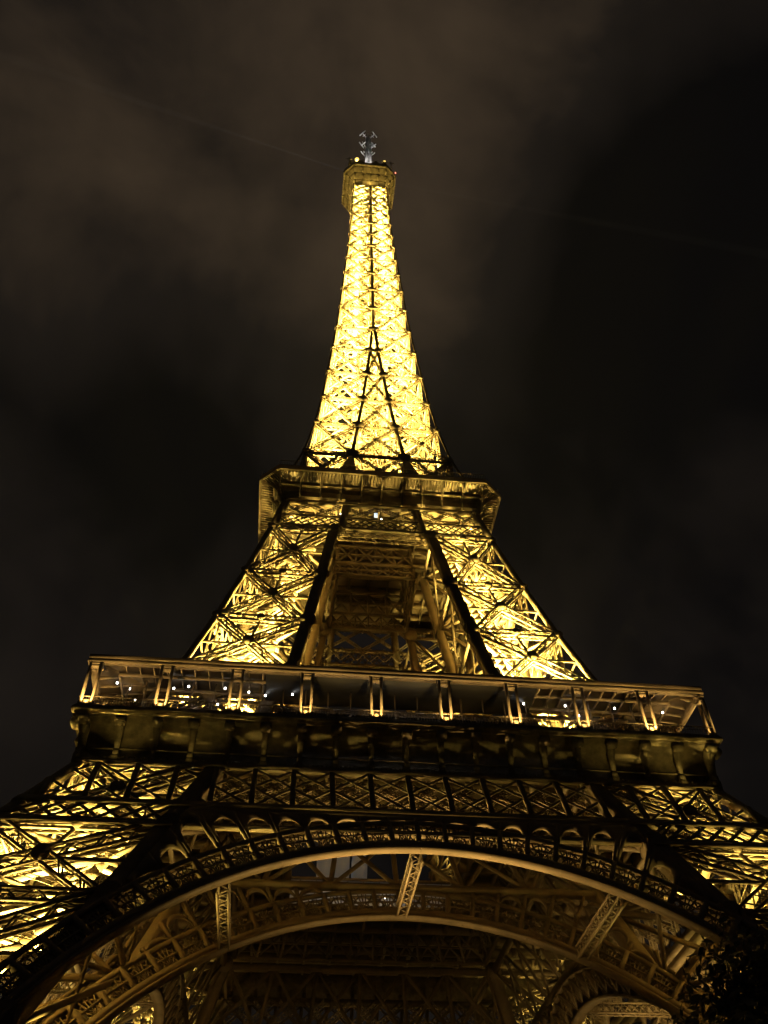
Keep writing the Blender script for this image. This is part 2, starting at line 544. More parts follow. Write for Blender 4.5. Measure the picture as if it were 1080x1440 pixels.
# ------------------------------------------------------------------ girder under the first floor
def face_pt(x, z, d=0.0):
    return Vector((x, -w_(z)+d, z))
def make_girder():
    mb = MB()
    NV = Vector((0, -1, .55)).normalized()
    def band(z0, z1, d0, d1, x0=None, x1=None):
        xa0, xa1 = (w_(z0), w_(z1)) if x0 is None else (x0, x1)
        for sg in ((-1, 1),) if x0 is None or x0 > 0 else ((-1, 1),):
            mb.poly([face_pt(-xa0, z0, d0), face_pt(xa0, z0, d0), face_pt(xa0, z0, d1), face_pt(-xa0, z0, d1),
                     face_pt(-xa1, z1, d0), face_pt(xa1, z1, d0), face_pt(xa1, z1, d1), face_pt(-xa1, z1, d1)],
                    [(0, 3, 2, 1), (4, 5, 6, 7), (0, 1, 5, 4), (1, 2, 6, 5), (2, 3, 7, 6), (3, 0, 4, 7)])
    band(51.2, 52.0, -.22, 1.0)
    band(44.9, 45.6, -.22, .9)
    band(42.0, 42.5, -.24, .5)
    x_in = v_(44.4)+.3
    band(44.1, 44.9, -.20, .6, x_in, x_in-.3)
    part = mb.build('girder', IRON, tower)
    lat = MB()
    NB = 18
    step = 70.7/NB
    zt, zb = 51.3, 45.5
    xs = [-35.35+step*i for i in range(-1, NB+2)]
    def seg(x0, za, x1, zb_, wd, d, dp):
        # clip to the tower's outline
        pts = []
        for k in range(13):
            t = k/12; x = x0+(x1-x0)*t; z = za+(zb_-za)*t
            if abs(x) <= w_(z)-.1:
                pts.append((x, z))
        if len(pts) >= 2:
            lat.bar(face_pt(pts[0][0], pts[0][1], d), face_pt(pts[-1][0], pts[-1][1], d), wd, dp, NV)
    for i, x in enumerate(xs):
        seg(x, zb, x, zt, .52, .03, .34)
        seg(x, zb, x+2*step*.98, zt, .28, .24, .1)
        seg(x, zt, x+2*step*.98, zb, .28, .10, .1)
    # second lattice behind
    for i, x in enumerate(xs[1:-1]):
        if abs(x) > 27:
            continue
        for s_ in (1, -1):
            a = face_pt(x, zb, 2.2); b = face_pt(x+s_*step*1.9, zt, 2.2)
            if abs(b.x) < 31:
                truss(lat, a, b, .75, .4, NV, .12, .10, cell=.6, cross=True)
    # low row of small crosses on the legs
    zt, zb = 45.1, 42.4
    st = 2.0
    for i in range(-22, 22):
        x = i*st
        for (a, b, d) in ((x, x+st*1.6, .02), (x+st*1.6, x, .13)):
            if min(abs(a), abs(b)) > v_(43.5)-.5 and max(abs(a), abs(b)) < 39:
                seg(a, zb, b, zt, .36, d, .1)
    lat.build('girder_lattice', IRON, part)
    return part
gird = make_girder(); copies(gird)
# girders along the inner faces of the legs
def inner_girder(name, z0, z1, off, panel, wd, half=None):
    mb = MB()
    y0, y1 = -v_(z0)+off, -v_(z1)+off
    h0, h1 = half or v_(z0), half or v_(z1)
    NV = (0, -1, .3)
    for z, y, h, th in ((z0, y0, h0, wd*1.4), (z1, y1, h1, wd*1.4), ((z0+z1)/2, (y0+y1)/2, (h0+h1)/2, wd*.8)):
        mb.bar((-h, y, z), (h, y, z), th, .5, NV)
    k = max(2, int(round(2*h0/panel)))
    for i in range(k):
        a, b = -1+2*i/k, -1+2*(i+1)/k
        mb.bar((a*h0, y0+.04, z0), (b*h1, y1+.04, z1), wd, .12, NV)
        mb.bar((b*h0, y0-.12, z0), (a*h1, y1-.12, z1), wd, .12, NV)
        mb.bar((a*h0, y0+.2, z0), (a*h1, y1+.2, z1), wd*1.2, .16, NV)
    return mb.build(name, IRON, tower)
def ring_girder():
    mb = MB()
    NV = Vector((0, -1, .55))
    def P(x, z, d=0.0): return Vector((x, -(62.4-.5534*z)+14.2+d, z))
    z0, z1 = 43.9, 51.6
    h0, h1 = v_(z0), v_(z1)
    for z, h, t in ((z0, h0, .7), (z1, h1, .8)):
        mb.bar(P(-h, z), P(h, z), t, .7, NV)
    k = 6
    for i in range(k):
        a, b = -1+2*i/k, -1+2*(i+1)/k
        mb.bar(P(a*h0, z0, .05), P(b*h1, z1, .05), .5, .16, NV)
        mb.bar(P(b*h0, z0, -.14), P(a*h1, z1, -.14), .5, .16, NV)
        mb.bar(P(a*h0, z0, .25), P(a*h1, z1, .25), .55, .2, NV)
    return mb.build('inner_girder', IRON, tower)
copies(ring_girder())
copies(inner_girder('floor_girder', 52.3, 56.0, .3, 3.4, .3))

# ------------------------------------------------------------------ cornice with consoles
def make_cornice():
    mb = MB()
    L = 34.0
    # wall, cove and lip as one moulding along x, mitred at the corners
    prof = [(33.4, 51.6), (33.75, 51.6), (33.75, 52.2), (33.45, 52.3), (33.45, 54.6), (33.6, 55.3), (34.0, 55.9), (34.6, 56.25), (35.0, 56.35),
            (35.0, 56.55), (35.35, 56.62), (35.35, 57.0), (35.2, 57.08), (35.2, 57.3), (33.2, 57.3)]
    rows = [[(s_*h, -h, z) for h, z in prof] for s_ in (-1, 1)]
    mb.strip(rows)
    # small mouldings along the foot of the frieze
    for i in range(140):
        x = -33.5+67*i/139
        mb.box((x-.12, -33.93, 51.75), (x+.12, -33.74, 52.1))
    mb.box((-33.6, -33.62, 53.1), (33.6, -33.44, 53.25))
    part = mb.build('cornice', IRONW, tower)
    c = MB()
    # console: foot block, tapering post, scroll
    c.box((-.34, -34.05, 51.7), (.34, -33.3, 52.25))
    c.box((-.28, -33.95, 52.25), (.28, -33.3, 52.95))
    rows = []
    for z, y, hw in ((52.95, -33.80, .22), (54.2, -34.05, .28), (55.1, -34.4, .32), (55.7, -34.85, .38), (56.2, -34.98, .4)):
        rows.append([(-hw, y, z), (hw, y, z), (hw, -33.3, z), (-hw, -33.3, z)])
    c.strip(rows)
    c.tube((-.5, -34.8, 55.8), (.5, -34.8, 55.8), .55, .55, 14)
    c.tube((-.56, -34.8, 55.8), (.56, -34.8, 55.8), .26, .26, 10)
    c.box((-.30, -34.0, 53.9), (.30, -33.4, 54.15))
    me = c.mesh('console', IRONW)
    for i in range(19):
        x = -33.9+67.8*i/18
        link('console', me, part, (x, 0, 0))
    return part
copies(make_cornice())

for i in (0, 1, 3):
    for k in range(9):
        x = -30.13+7.533*k
        e_ = (.9, .5, .16, .05, .03, .03, .1, .5, 1.1)[k]
        spot(rot4((x, -35.5, 51.0), i), rot4((x, -35.0, 56), i), 230*e_, SODIUM, 118, .9, .12)  # fill lamps added below the cornice to bring out cove and consoles

# ------------------------------------------------------------------ first floor: deck, beams, railing, canopy
dk = MB()
H, V0 = 33.3, 11.0
for i in range(4):
    a = [(-H, -H), (H, -H), (V0, -V0), (-V0, -V0)]
    pts = [rot4((x, y, 57.15), i) for x, y in a]
    dk.plate(pts, .35, (0, 0, 1))
deck = dk.build('first_floor_deck', IRON, tower)
bm_ = MB()
for i in range(-8, 9):
    for ax in (0, 1):
        c = i*4.0
        for s_ in (-1, 1):
            lo, hi = (V0, H-.3) if abs(c) < V0 else (-H+.3, H-.3)
            if abs(c) >= V0 and s_ == 1:
                continue
            a, b = (c, s_*lo if abs(c) < V0 else lo), (c, s_*hi if abs(c) < V0 else hi)
            if ax:
                a, b = a[::-1], b[::-1]
            zc = 56.1-.06*ax
            bm_.bar((a[0], a[1], zc), (b[0], b[1], zc), .35, 1.3, (0, 0, 1))
bm_.build('deck_beam', IRON, deck)
rl = MB()
for i in range(230):
    x = -34.8+69.6*i/229
    rl.bar((x, -34.9, 57.3), (x, -34.9, 58.45), .06, .06)
for z in (57.45, 58.5):
    rl.bar((-34.9, -34.9, z), (34.9, -34.9, z), .10, .10)
rl.bar((-34.9, -34.9, 58.1), (34.9, -34.9, 58.1), .05, .05)
copies(rl.build('railing', IRON, tower))
CB = 69.4/9
def make_canopy():
    mb = MB()
    prof = [(34.8, 62.95), (35.05, 63.0), (35.05, 63.35), (34.9, 63.4), (35.0, 63.5), (35.0, 64.05), (34.7, 64.1), (27.5, 64.6), (27.5, 64.35), (34.4, 63.75), (34.4, 62.95)]
    mb.strip([[(s_*h, -h, z) for h, z in prof] for s_ in (-1, 1)])
    for i in range(46):
        x = -34.2+68.4*i/45
        lim = max(28.0, abs(x)+.3)
        if lim < 34:
            mb.bar((x, -34.4, 63.55), (x, -lim, 64.1), .12, .34, (0, 0, 1))
    for y in (-29.5, -32):
        mb.bar((y, y, 63.6), (-y, y, 63.6), .2, .35)
    part = mb.build('canopy', IRON, tower)
    # twin post with foot and head
    c = MB()
    for s_ in (-1, 1):
        c.bar((s_*.56, -34.95, 57.3), (s_*.56, -34.85, 63.0), .27, .36, (0, -1, 0))
    c.box((-.85, -35.1, 57.3), (.85, -34.5, 57.8))
    c.box((-.4, -35.0, 57.8), (.4, -34.6, 58.1))
    c.box((-.42, -35.0, 62.35), (.42, -34.5, 62.7)); c.box((-.8, -35.02, 62.7), (.8, -34.45, 62.97))
    c.plate([(-.5, -34.5, 62.6), (-.5, -32.6, 63.6), (-.5, -34.5, 63.6)], .1, (-1, 0, 0))
    c.plate([(.6, -34.5, 62.6), (.6, -32.6, 63.6), (.6, -34.5, 63.6)], .1, (-1, 0, 0))
    me = c.mesh('column', IRON)
    for i in range(9):
        link('column', me, part, (-34.1+CB*i, 0, 0))
    cl = MB()
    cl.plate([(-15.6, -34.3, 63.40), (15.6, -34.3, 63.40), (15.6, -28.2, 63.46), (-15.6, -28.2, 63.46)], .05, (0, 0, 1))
    cl.build('shade_panel', DARKP, part)  # dark sheet added below the joists to stand for shade in the gallery
    # inner glazing posts
    g = MB()
    for i in range(1, 27):
        x = -34.1+CB*i/3
        if abs(x) < 31:
            g.bar((x, -31.5, 57.3), (x, -31.0, 63.7), .14, .14, (0, -1, 0))
    g.build('glazing_post', IRON, part)
    return part
canopies = copies(make_canopy())
for i in (0, 1, 3):
    for k in range(9):
        f = 1.3 if k in (0, 8) else .7+.3*abs(k-4)/4
        spot(rot4((-34.1+CB*k, -35.32, 57.6), i), rot4((-34.1+CB*k, -35.2, 63), i), K_COL*.16*f, AMBER, 160, .6, .1)
        spot(rot4((-34.1+CB*k, -37.4, 56.6), i), rot4((-34.1+CB*k, -35.2, 61.6), i), K_COL*f, AMBER, 84, .8, .15)  # unsupported fill lamp added in mid-air to even out posts and fascia
# white lamps under the canopy
lm = MB(); 
lm.tube((0, 0, -.08), (0, 0, .08), .10, .10, 8)
lamp_me = lm.mesh('ceiling_lamp', LAMPW)
LAMPS = [(-32.3, -31, 63.2), (-31.0, -30, 63.2), (-29.8, -31.4, 60.8), (-26.0, -30.5, 63.2), (-24.3, -31, 63.2), (-20.2, -31, 63.2),
         (-25.0, -29, 62.5), (-23.3, -29, 61.4), (-21, -29, 62.4), (-17.5, -30.5, 63.2), (-15.6, -30, 63.2), (-19.0, -28.5, 62.0), (-17.2, -28.5, 61.0),
         (-12.5, -30.5, 63.2), 
         (14.6, -31, 63.2), (19.6, -31, 63.2), (22.1, -31, 63.2), (21.4, -30, 62.6), (21.0, -30, 61.0), (25.6, -31, 63.2), (31.2, -31.5, 62.6)]
for p in LAMPS:
    link('ceiling_lamp', lamp_me, canopies[0], p)
for x in (-22, -30, 22, 30):
    ld = spot((x, -30.5, 63.0), (x, -31.5, 57), 3, (1, .9, .75), 150, 1, .3)

# ------------------------------------------------------------------ first to second floor: four legs
MID_N = [57.4, 69.4, 80.3, 91.4, 103.9]
mid = make_leg('upper_leg', MID_N, 1.45, .7, 1.15, 1.0, .23, .15, 1.0)
mids = copies(mid)
for i in range(4):
    for z, e_ in ((58.8, 1.1), (61.5, 1.5), (66.0, .7), (74, .7), (83, .5), (93, .33)):
        leg_lights(i, z, K_MID*e_*(.9, 1.3, .18, .18)[i])
# frames across the gap between the legs, near and far
def cross_frame(name, z, d, th):
    mb = MB()
    h = v_(z); y = -v_(z)+d
    truss(mb, (-h, y, z), (h, y, z), th, th, (0, -1, 0), .16, .1, cell=th*1.2)
    return mb.build(name, IRON, tower)
def outer_frame(z, th, h_in=.2):
    mb = MB()
    h = v_(z)-h_in
    truss(mb, (-h, -w_(z)+1, z), (h, -w_(z)+1, z), th, th, (0, -1, 0), .16, .1, cell=th*1.2)
    return mb.build('portal_beam', IRON, tower)
copies(outer_frame(103.4, 1.1))

# ------------------------------------------------------------------ second platform
A2, C2 = 20.5, 3.1
def octo(a, c, z):
    return [(-a+c, -a, z), (a-c, -a, z), (a, -a+c, z), (a, a-c, z), (a-c, a, z), (-a+c, a, z), (-a, a-c, z), (-a, -a+c, z)]
def belt(z0, z1, step, wd, d, mb, xlim=None, dbl=False):
    NV = (0, -1, .22)
    k = max(2, int(round(2*w_(z0)/step)))
    for i in range(k):
        a, b = -1+2*i/k, -1+2*(i+1)/k
        mb.bar((a*w_(z0), -w_(z0)+d, z0), (b*w_(z1), -w_(z1)+d, z1), wd, .1, NV)
        mb.bar((b*w_(z0), -w_(z0)+d+.12, z0), (a*w_(z1), -w_(z1)+d+.12, z1), wd, .1, NV)
def make_belt2():
    mb = MB()
    for z0, z1, d1 in ((104.2, 104.75, .6), (107.2, 107.7, .5), (111.6, 112.2, .7)):
        mb.poly([(-w_(z0), -w_(z0)-.1, z0), (w_(z0), -w_(z0)-.1, z0), (w_(z0), -w_(z0)+d1, z0), (-w_(z0), -w_(z0)+d1, z0),
                 (-w_(z1), -w_(z1)-.1, z1), (w_(z1), -w_(z1)-.1, z1), (w_(z1), -w_(z1)+d1, z1), (-w_(z1), -w_(z1)+d1, z1)],
                [(0, 3, 2, 1), (4, 5, 6, 7), (0, 1, 5, 4), (1, 2, 6, 5), (2, 3, 7, 6), (3, 0, 4, 7)])
    for x in (-1, 1):
        for f in (w_, v_):
            za, zb = 103.5, 112
            mb.bar((x*(f(za)-.5), -w_(za)+.5, za), (x*(f(zb)-.5), -w_(zb)+.5, zb), 1.15, 1.15, (0, -1, 0))
    part = mb.build('platform_girder', IRON, tower)
    lat = MB()
    belt(104.7, 105.98, 1.35, .22, 0, lat); belt(106.0, 107.25, 1.35, .22, 0, lat)
    belt(104.7, 107.25, 2.7, .2, 1.4, lat)
    for a, b in ((-w_(109), -v_(109)), (-v_(109), v_(109)), (v_(109), w_(109))):
        k = 2
        for j in range(k):
            x0, x1 = a+(b-a)*j/k, a+(b-a)*(j+1)/k
            truss(lat, (x0, -w_(107.5)+.5, 107.5), (x1, -w_(111.8)+.5, 111.8), .5, .5, (0, -1, .2), .11, .08)
            truss(lat, (x1, -w_(107.5)+.6, 107.5), (x0, -w_(111.8)+.6, 111.8), .5, .5, (0, -1, .2), .11, .08)
    lat.build('girder_lattice', IRON, part)
    return part
copies(make_belt2())
copies(inner_girder('cross_girder', 104.6, 107.4, .2, 2.2, .26))
copies(inner_girder('cross_girder', 107.6, 112.0, .2, 3.4, .34))
# deck with a square well, coved underside, ribs, lip
p2 = MB()
for i in range(4):
    pts = [rot4((x, y, 115.5), i) for x, y in ((-A2+C2, -A2+.3), (A2-C2, -A2+.3), (A2-.3-.0, -A2+C2), (4.2, -4.2), (-4.2, -4.2), (-A2+.3, -A2+C2))]
    pts = [rot4((x, y, 115.5), i) for x, y in ((-16.3, -16.3), (16.3, -16.3), (4.5, -4.5), (-4.5, -4.5))]
    p2.plate(pts, .3, (0, 0, 1))
plat = p2.build('second_platform', IRON, tower)
wl = MB()
# cove: vertical wall, then curving out to the lip
prof = [(16.6, .6, 112.0), (16.9, .8, 112.4), (16.9, .8, 113.6), (17.2, 1.0, 114.2), (17.9, 1.5, 114.7), (18.7, 2.0, 114.95), (20.1, 2.95, 115.05), (20.1, 2.95, 114.9), (20.5, 3.1, 114.9), (20.5, 3.1, 115.75),
        (20.35, 3.0, 115.8), (20.35, 3.0, 116.1), (16.2, .4, 116.1)]
ring = []
for a, c, z in prof:
    ring.append(octo(a, c, z))
for j in range(len(ring)-1):
    wl.poly(ring[j]+ring[j+1], [(i, (i+1) % 8, 8+(i+1) % 8, 8+i) for i in range(8)])
wl.build('fascia', IRON, plat)
# ribs on the long sides and at the chamfers, joists between
rb = MB()
pts = [(16.85, 111.9), (17.05, 111.9), (17.35, 113.0), (17.9, 113.8), (18.8, 114.4), (20.15, 114.75), (20.15, 115.0), (16.85, 115.0)]
rb.plate([(-.16, -y, z) for y, z in pts], .32, (-1, 0, 0))
rb.box((-.24, -17.25, 113.5), (.24, -16.95, 113.9))
rme = rb.mesh('rib', IRON)
js = MB()
for i in range(4):
    for k in range(11):
        x = -17.0+3.4*k
        link('rib', rme, plat, (0, 0, 0), i*math.pi/2).matrix_local = Matrix.Rotation(i*math.pi/2, 4, 'Z') @ Matrix.Translation((x, 0, 0))
    for k in range(64):
        x = -17.2+34.4*k/63
        js.bar(rot4((x, -18.2, 114.72), i), rot4((x, -20.1, 114.95), i), .16, .22)
    for k in range(9):
        f = (k+.5)/9
        a = Vector((-17.9+2.9*0-2.6*f+.3, -20.3+2.6*f+.15, 115.0)); 
        b = a+Vector((1.5, 1.5, -.35))
        js.bar(rot4(a, i), rot4(b, i), .16, .22)
    js.bar(rot4((-17.2, -17.75, 114.25), i), rot4((17.2, -17.75, 114.25), i), .35, .3)
js.build('joist', IRON, plat)
# diagonal corner ribs
cr2 = MB()
for i in range(4):
    pp = [Vector((-16.3, -16.3, 111.9)), Vector((-16.6, -16.6, 111.9)), Vector((-16.9, -16.9, 113.0)), Vector((-17.5, -17.5, 114.0)), Vector((-18.6, -18.6, 114.75)), Vector((-18.6, -18.6, 115)), Vector((-16.3, -16.3, 115))]
    cr2.plate([rot4(p, i) for p in pp], .3, rot4((.7, -.7, 0), i))
cr2.build('corner_rib', IRON, plat)
# beams under the deck, machine room, upper storey and railings
ub = MB()
for i in range(-4, 5):
    ub.bar((i*3.6, -16, 114.4), (i*3.6, 16, 114.4), .3, 1.2, (0, 0, 1))
    ub.bar((-16, i*3.6, 114.3), (16, i*3.6, 114.3), .3, 1.2, (0, 0, 1))
ub.build('deck_beam', IRON, plat)
mr = MB()
for k in range(9):
    mr.box((-5.5, 7.0, 110.2+k*.45), (4.0, 7.25, 110.45+k*.45))
mr.box((-5.7, 7.3, 110.0), (4.2, 12, 114.2))
mr.build('machine_room', IRON, plat)
us = MB()
for a, z0, z1 in ((16.0, 116.1, 116.3), (15.6, 119.2, 119.5)):
    us.strip([octo(a, 2.0, z0), octo(a, 2.0, z1)])
us.strip([octo(13.8, 2.0, 116.3), octo(13.8, 2.0, 119.2)])
for i in range(4):
    for k in range(90):
        x = -13.6+27.2*k/89
        us.bar(rot4((x, -15.5, 119.5), i), rot4((x, -15.5, 120.6), i), .06)
    for k in range(120):
        x = -17.3+34.6*k/119
        us.bar(rot4((x, -20.2, 116.1), i), rot4((x, -20.2, 117.3), i), .05)
    us.bar(rot4((-13.6, -15.5, 120.6), i), rot4((13.6, -15.5, 120.6), i), .07)
    us.bar(rot4((-17.3, -20.2, 117.3), i), rot4((17.3, -20.2, 117.3), i), .08)
us.build('upper_storey', IRON, plat)
ws = MB(); ws.box((-.28, -.1, -.45), (.28, .1, .45))
wsm = ws.mesh('lit_window', LAMPB)
link('lit_window', wsm, plat, (-.75, -14.8, 111.2))
for x in (-6.6, .2):
    l = link('lit_window', lamp_me, plat, (x, -14.5, 110.6+.2*x % 1))
for i in range(4):
    for sx in (-1, 1):
        for x, e_ in ((4, .07), (9, .35), (14.5, 1.0)) if i != 2 else ():
            spot(rot4((sx*x, -16.95, 106.5), i), rot4((sx*x*1.1, -19.2, 115), i), K_UNDER*e_*(1.5 if sx > 0 else .8), SODIUM, 90, 1, .25)  # fill lamps added under the lip so joists catch light, wall stays dark
    spot(rot4((0, -12, 105), i), rot4((0, -4, 114), i), K_UNDER*.05, AMBER, 140, 1, .3)

# ------------------------------------------------------------------ spire
SP = [117.0, 128.5, 139.3, 149.3, 159.7, 170.1, 180.0, 190.3, 200.0, 209.0, 217.6, 225.6, 233.2, 240.3, 246.6, 252.5, 258.2, 263.2, 267.6]
sp = MB()
ch = .34
def sq(z, sx, sy, f, g, c):
    x, y = f*sx, g*sy
    return None
for sx in (-1, 1):
    for sy in (-1, 1):
        rows = [[(sx*w_(z), sy*w_(z), z), (sx*(w_(z)-ch), sy*w_(z), z), (sx*(w_(z)-ch), sy*(w_(z)-ch), z), (sx*w_(z), sy*(w_(z)-ch), z)] for z in SP]
        sp.strip(rows)
        # inner chords until they meet
        zs = [z for z in SP if z <= 180]
        for fl in (0, 1):
            rows = []
            for z in zs:
                v = max(v_(z), .32); w = w_(z)
                r = [(sx*(v-.31), sy*w, z), (sx*(v+.31), sy*w, z), (sx*(v+.31), sy*(w-.6), z), (sx*(v-.31), sy*(w-.6), z)]
                if fl:
                    r = [(y, x, z_) for x, y, z_ in r]
                rows.append(r)
            sp.strip(rows)
for i in range(4):
    rows = [[rot4((-.36, -w_(z), z), i), rot4((.36, -w_(z), z), i), rot4((.36, -w_(z)+.6, z), i), rot4((-.36, -w_(z)+.6, z), i)] for z in SP if z >= 179]
    sp.strip(rows)
spire = sp.build('spire', IRON, tower)
for a, b in zip(SP[:-1], SP[1:]):
    mb = MB()
    n = Vector((0, -1, .08))
    w0, w1, v0, v1 = w_(a), w_(b), v_(a), v_(b)
    sc = min(1.0, .45+.55*w0/13)
    for s_ in (-1, 1):
        A0, A1 = Vector((s_*(w0-.4), -w0, a)), Vector((s_*(w1-.4), -w1, b))
        B0, B1 = Vector((s_*max(v0, .2), -w0, a)), Vector((s_*max(v1, .2), -w1, b))
        off = Vector((0, .45, 0))
        truss(mb, A0+off, B1+off, .72*sc, .62*sc, n, .13, .085)
        truss(mb, B0+off*1.1, A1+off*1.1, .72*sc, .62*sc, n, .13, .085)
        truss(mb, A1+off, B1+off, .62*sc, .62*sc, n, .13, .085)
        gusset(mb, A1, .62*sc, n); gusset(mb, B1, 1.2*sc, n)
        gusset(mb, (A0+B1)/2, .5*sc, n)
    if v1 > .5:
        C0, C1 = Vector((-v0, -w0+.4, a)), Vector((-v1, -w1+.4, b))
        D0, D1 = Vector((v0, -w0+.4, a)), Vector((v1, -w1+.4, b))
        truss(mb, C0, D1, .5*sc, .5*sc, n, .11, .08); truss(mb, D0+n*.04, C1+n*.04, .5*sc, .5*sc, n, .11, .08)
        truss(mb, C1, D1, .45*sc, .45*sc, n, .11, .08)
        gusset(mb, (C0+D1)/2+Vector((0, -.4, 0)), .4, n)
    m = mb.mesh('cross_brace', IRON)
    for i in range(4):
        link('cross_brace', m, spire, (0, 0, 0), i*math.pi/2)
    # inside: faces between the four legs, landings and floor bracing
    ib = MB()
    for i in range(4):
        for s_ in (-1, 1):
            v0c, v1c = max(v0, .6), max(v1, .6)
            a_, b_ = (s_*v0c, -v0c, a), (s_*v1c, -w1+.6, b)
            c_, d_ = (s_*v0c, -w0+.6, a), (s_*v1c, -v1c, b)
            ib.bar(rot4(a_, i), rot4(b_, i), .34, .22, rot4((1, 0, 0), i))
            ib.bar(rot4(c_, i), rot4(d_, i), .34, .22, rot4((1, 0, 0), i))
            ib.bar(rot4((s_*v1c, -v1c, b), i), rot4((s_*v1c, -w1+.6, b), i), .4, .3)
        vc = max(v1, .6)
        ib.bar(rot4((-w1+.3, -w1+.3, b), i), rot4((0, 0, b), i), .4, .4)
        ib.bar(rot4((-vc, -vc, a), i), rot4((0, 0, b), i), .25, .25)
        ib.bar(rot4((-w1+.5, -w1+.6, b-.02), i), rot4((w1-.5, -w1+.6, b-.02), i), .3, .3)
        ib.bar(rot4((-w1*.5, -w1+.4, b), i), rot4((-w1+.4, -w1*.5, b), i), .3, .3)
        ib.bar(rot4((-w1*.5, -w1+.4, b), i), rot4((0, -w1*.5, b), i), .25, .3)
        ib.bar(rot4((w1*.5, -w1+.4, b), i), rot4((0, -w1*.5, b), i), .25, .3)
    ib.build('diaphragm', IRON, spire)
ls = MB()
R2 = 2.3
LZ = list(np.arange(118, 268, 3.0))
for i in range(4):
    ls.bar(rot4((-R2, -R2, 118), i), rot4((-R2, -R2, 267), i), .4, .4)
    ls.bar(rot4((0, -R2, 118), i), rot4((0, -R2, 267), i), .3, .3)
    for z in LZ:
        ls.bar(rot4((-R2, -R2, z), i), rot4((R2, -R2, z+3), i), .2, .15)
        ls.bar(rot4((R2, -R2+.16, z), i), rot4((-R2, -R2+.16, z+3), i), .2, .15)
        ls.bar(rot4((-R2, -R2, z), i), rot4((R2, -R2, z), i), .22, .22)
ls.build('lift_shaft', IRON, spire)
# stair spiralling round the shaft
st = MB()
z = 118; k = 0
while z < 264:
    a = [(-3.4, -3.4), (3.4, -3.4), (3.4, 3.4), (-3.4, 3.4)]
    sc = min(1, (w_(z)-1.2)/3.6)
    p, q = a[k % 4], a[(k+1) % 4]
    st.bar((p[0]*sc, p[1]*sc, z), (q[0]*sc, q[1]*sc, z+2.2), .8, .15)
    z += 2.2; k += 1
st.build('stair', IRON, spire)
# flared feet of the inner chords
for i in range(4):
    for s_ in (-1, 1):
        ft = MB()
        z0, z1 = 119.5, 127.0
        vb, vt = v_(z0), v_(z1)
        ft.plate([rot4(p, i) for p in ((s_*(vb+3.0), -w_(z0)-.1, z0), (s_*(vb+1.4), -w_(z0+2.5)-.1, z0+2.5), (s_*(vt+.45), -w_(z1)-.1, z1), (s_*(vt-.45), -w_(z1)-.1, z1), (s_*(vb-1.4), -w_(z0+2.5)-.1, z0+2.5), (s_*(vb-3.0), -w_(z0)-.1, z0))], .25, rot4((0, -1, 0), i))
        ft.build('chord_foot', IRON, spire)
for z0, z1 in zip(SP[:-1], SP[1:]):
    for i in range(4):
        for sx in (-1, 1):
            rl3 = RL
            z = z0+(z1-z0)*.15
            w = w_(z); x = sx*max((w+v_(z))/2, w*.5)
            spot(rot4((x, -w+1.3, z), i), rot4((x, -w*.5, z+7), i), K_SPIRE*.8*(w/9)**1.25*(1.2 if sx > 0 else 1.0)*rl3.uniform(.55, 1.5), angle=96, radius=.25)

# ------------------------------------------------------------------ top platform
A3, C3 = 8.07, 3.05
tp = MB()
rows = [(5.1, .4, 266.5), (5.5, .8, 269.5), (6.3, 1.6, 272.6), (7.5, 2.7, 274.6), (A3, C3, 275.0), (A3, C3, 276.6), (7.6, 2.8, 276.7), (2.0, .2, 276.8)]
rg = [octo(a, c, z) for a, c, z in rows]
for j in range(len(rg)-1):
    tp.poly(rg[j]+rg[j+1], [(i, (i+1) % 8, 8+(i+1) % 8, 8+i) for i in range(8)])
top = tp.build('top_platform', IRONW, tower)
r3 = MB()
for i in range(4):
    for x0, x1 in ((-5, -5), (-2.5, -2.4), (0, 0), (2.5, 2.4), (5, 5)):
        pr = None
        for a, c, z in rows[:5]:
            x = x1 if abs(x1) < a-c else math.copysign(a-c, x1)
            q = rot4((x, -a-.02, z-.05), i)
            if pr is not None:
                r3.bar(pr, q, .22, .35, rot4((0, -1, 0), i))
            pr = q
    for a, c, z in rows[1:4]:
        o = octo(a+.05, c, z)
        for k in range(8):
            r3.bar(o[k], o[(k+1) % 8], .14, .14)
r3.build('platform_rib', IRONW, top)
cb = MB()
cb.strip([octo(6.3, 2.2, 276.8), octo(6.3, 2.2, 279.6)])
cb.strip([octo(6.8, 2.4, 279.6), octo(6.8, 2.4, 279.9)])
cb.strip([octo(4.4, 1.6, 279.9), octo(4.0, 1.5, 282.6)])
cb.strip([octo(2.6, .8, 282.6), octo(2.2, .7, 285.5)])
for i in range(4):
    for k in range(40):
        x = -5.2+10.4*k/39
        cb.bar(rot4((x, -7.9, 276.7), i), rot4((x, -7.4, 279.2), i), .05)
cb.build('cabin', IRONW, top)
eq = MB()
rnd = random.Random(3)
for i in range(4):
    for k in range(7):
        x = rnd.uniform(-6.5, 6.5); h = rnd.uniform(1.0, 3.2); s_ = rnd.uniform(.3, .8)
        p = rot4((x, -6.9+rnd.uniform(0, 1.2), 276.7), i)
        eq.box((p[0]-s_, p[1]-s_*.6, 279.6), (p[0]+s_, p[1]+s_*.6, 279.9+h))
    p = rot4((-7.2, -7.2, 0), i)
    eq.bar((p[0]*.9, p[1]*.9, 276.6), (p[0]*.9, p[1]*.9, 283.2), .25)
    eq.bar((p[0]*.9-1, p[1]*.9, 282), (p[0]*.9+1, p[1]*.9, 282), .2)
eq.build('equipment_rack', IRONW, top)
yl = MB(); yl.tube((0, 0, 0), (0, 0, .7), .5, .7, 10)
ylm = yl.mesh('beacon', LAMPY)
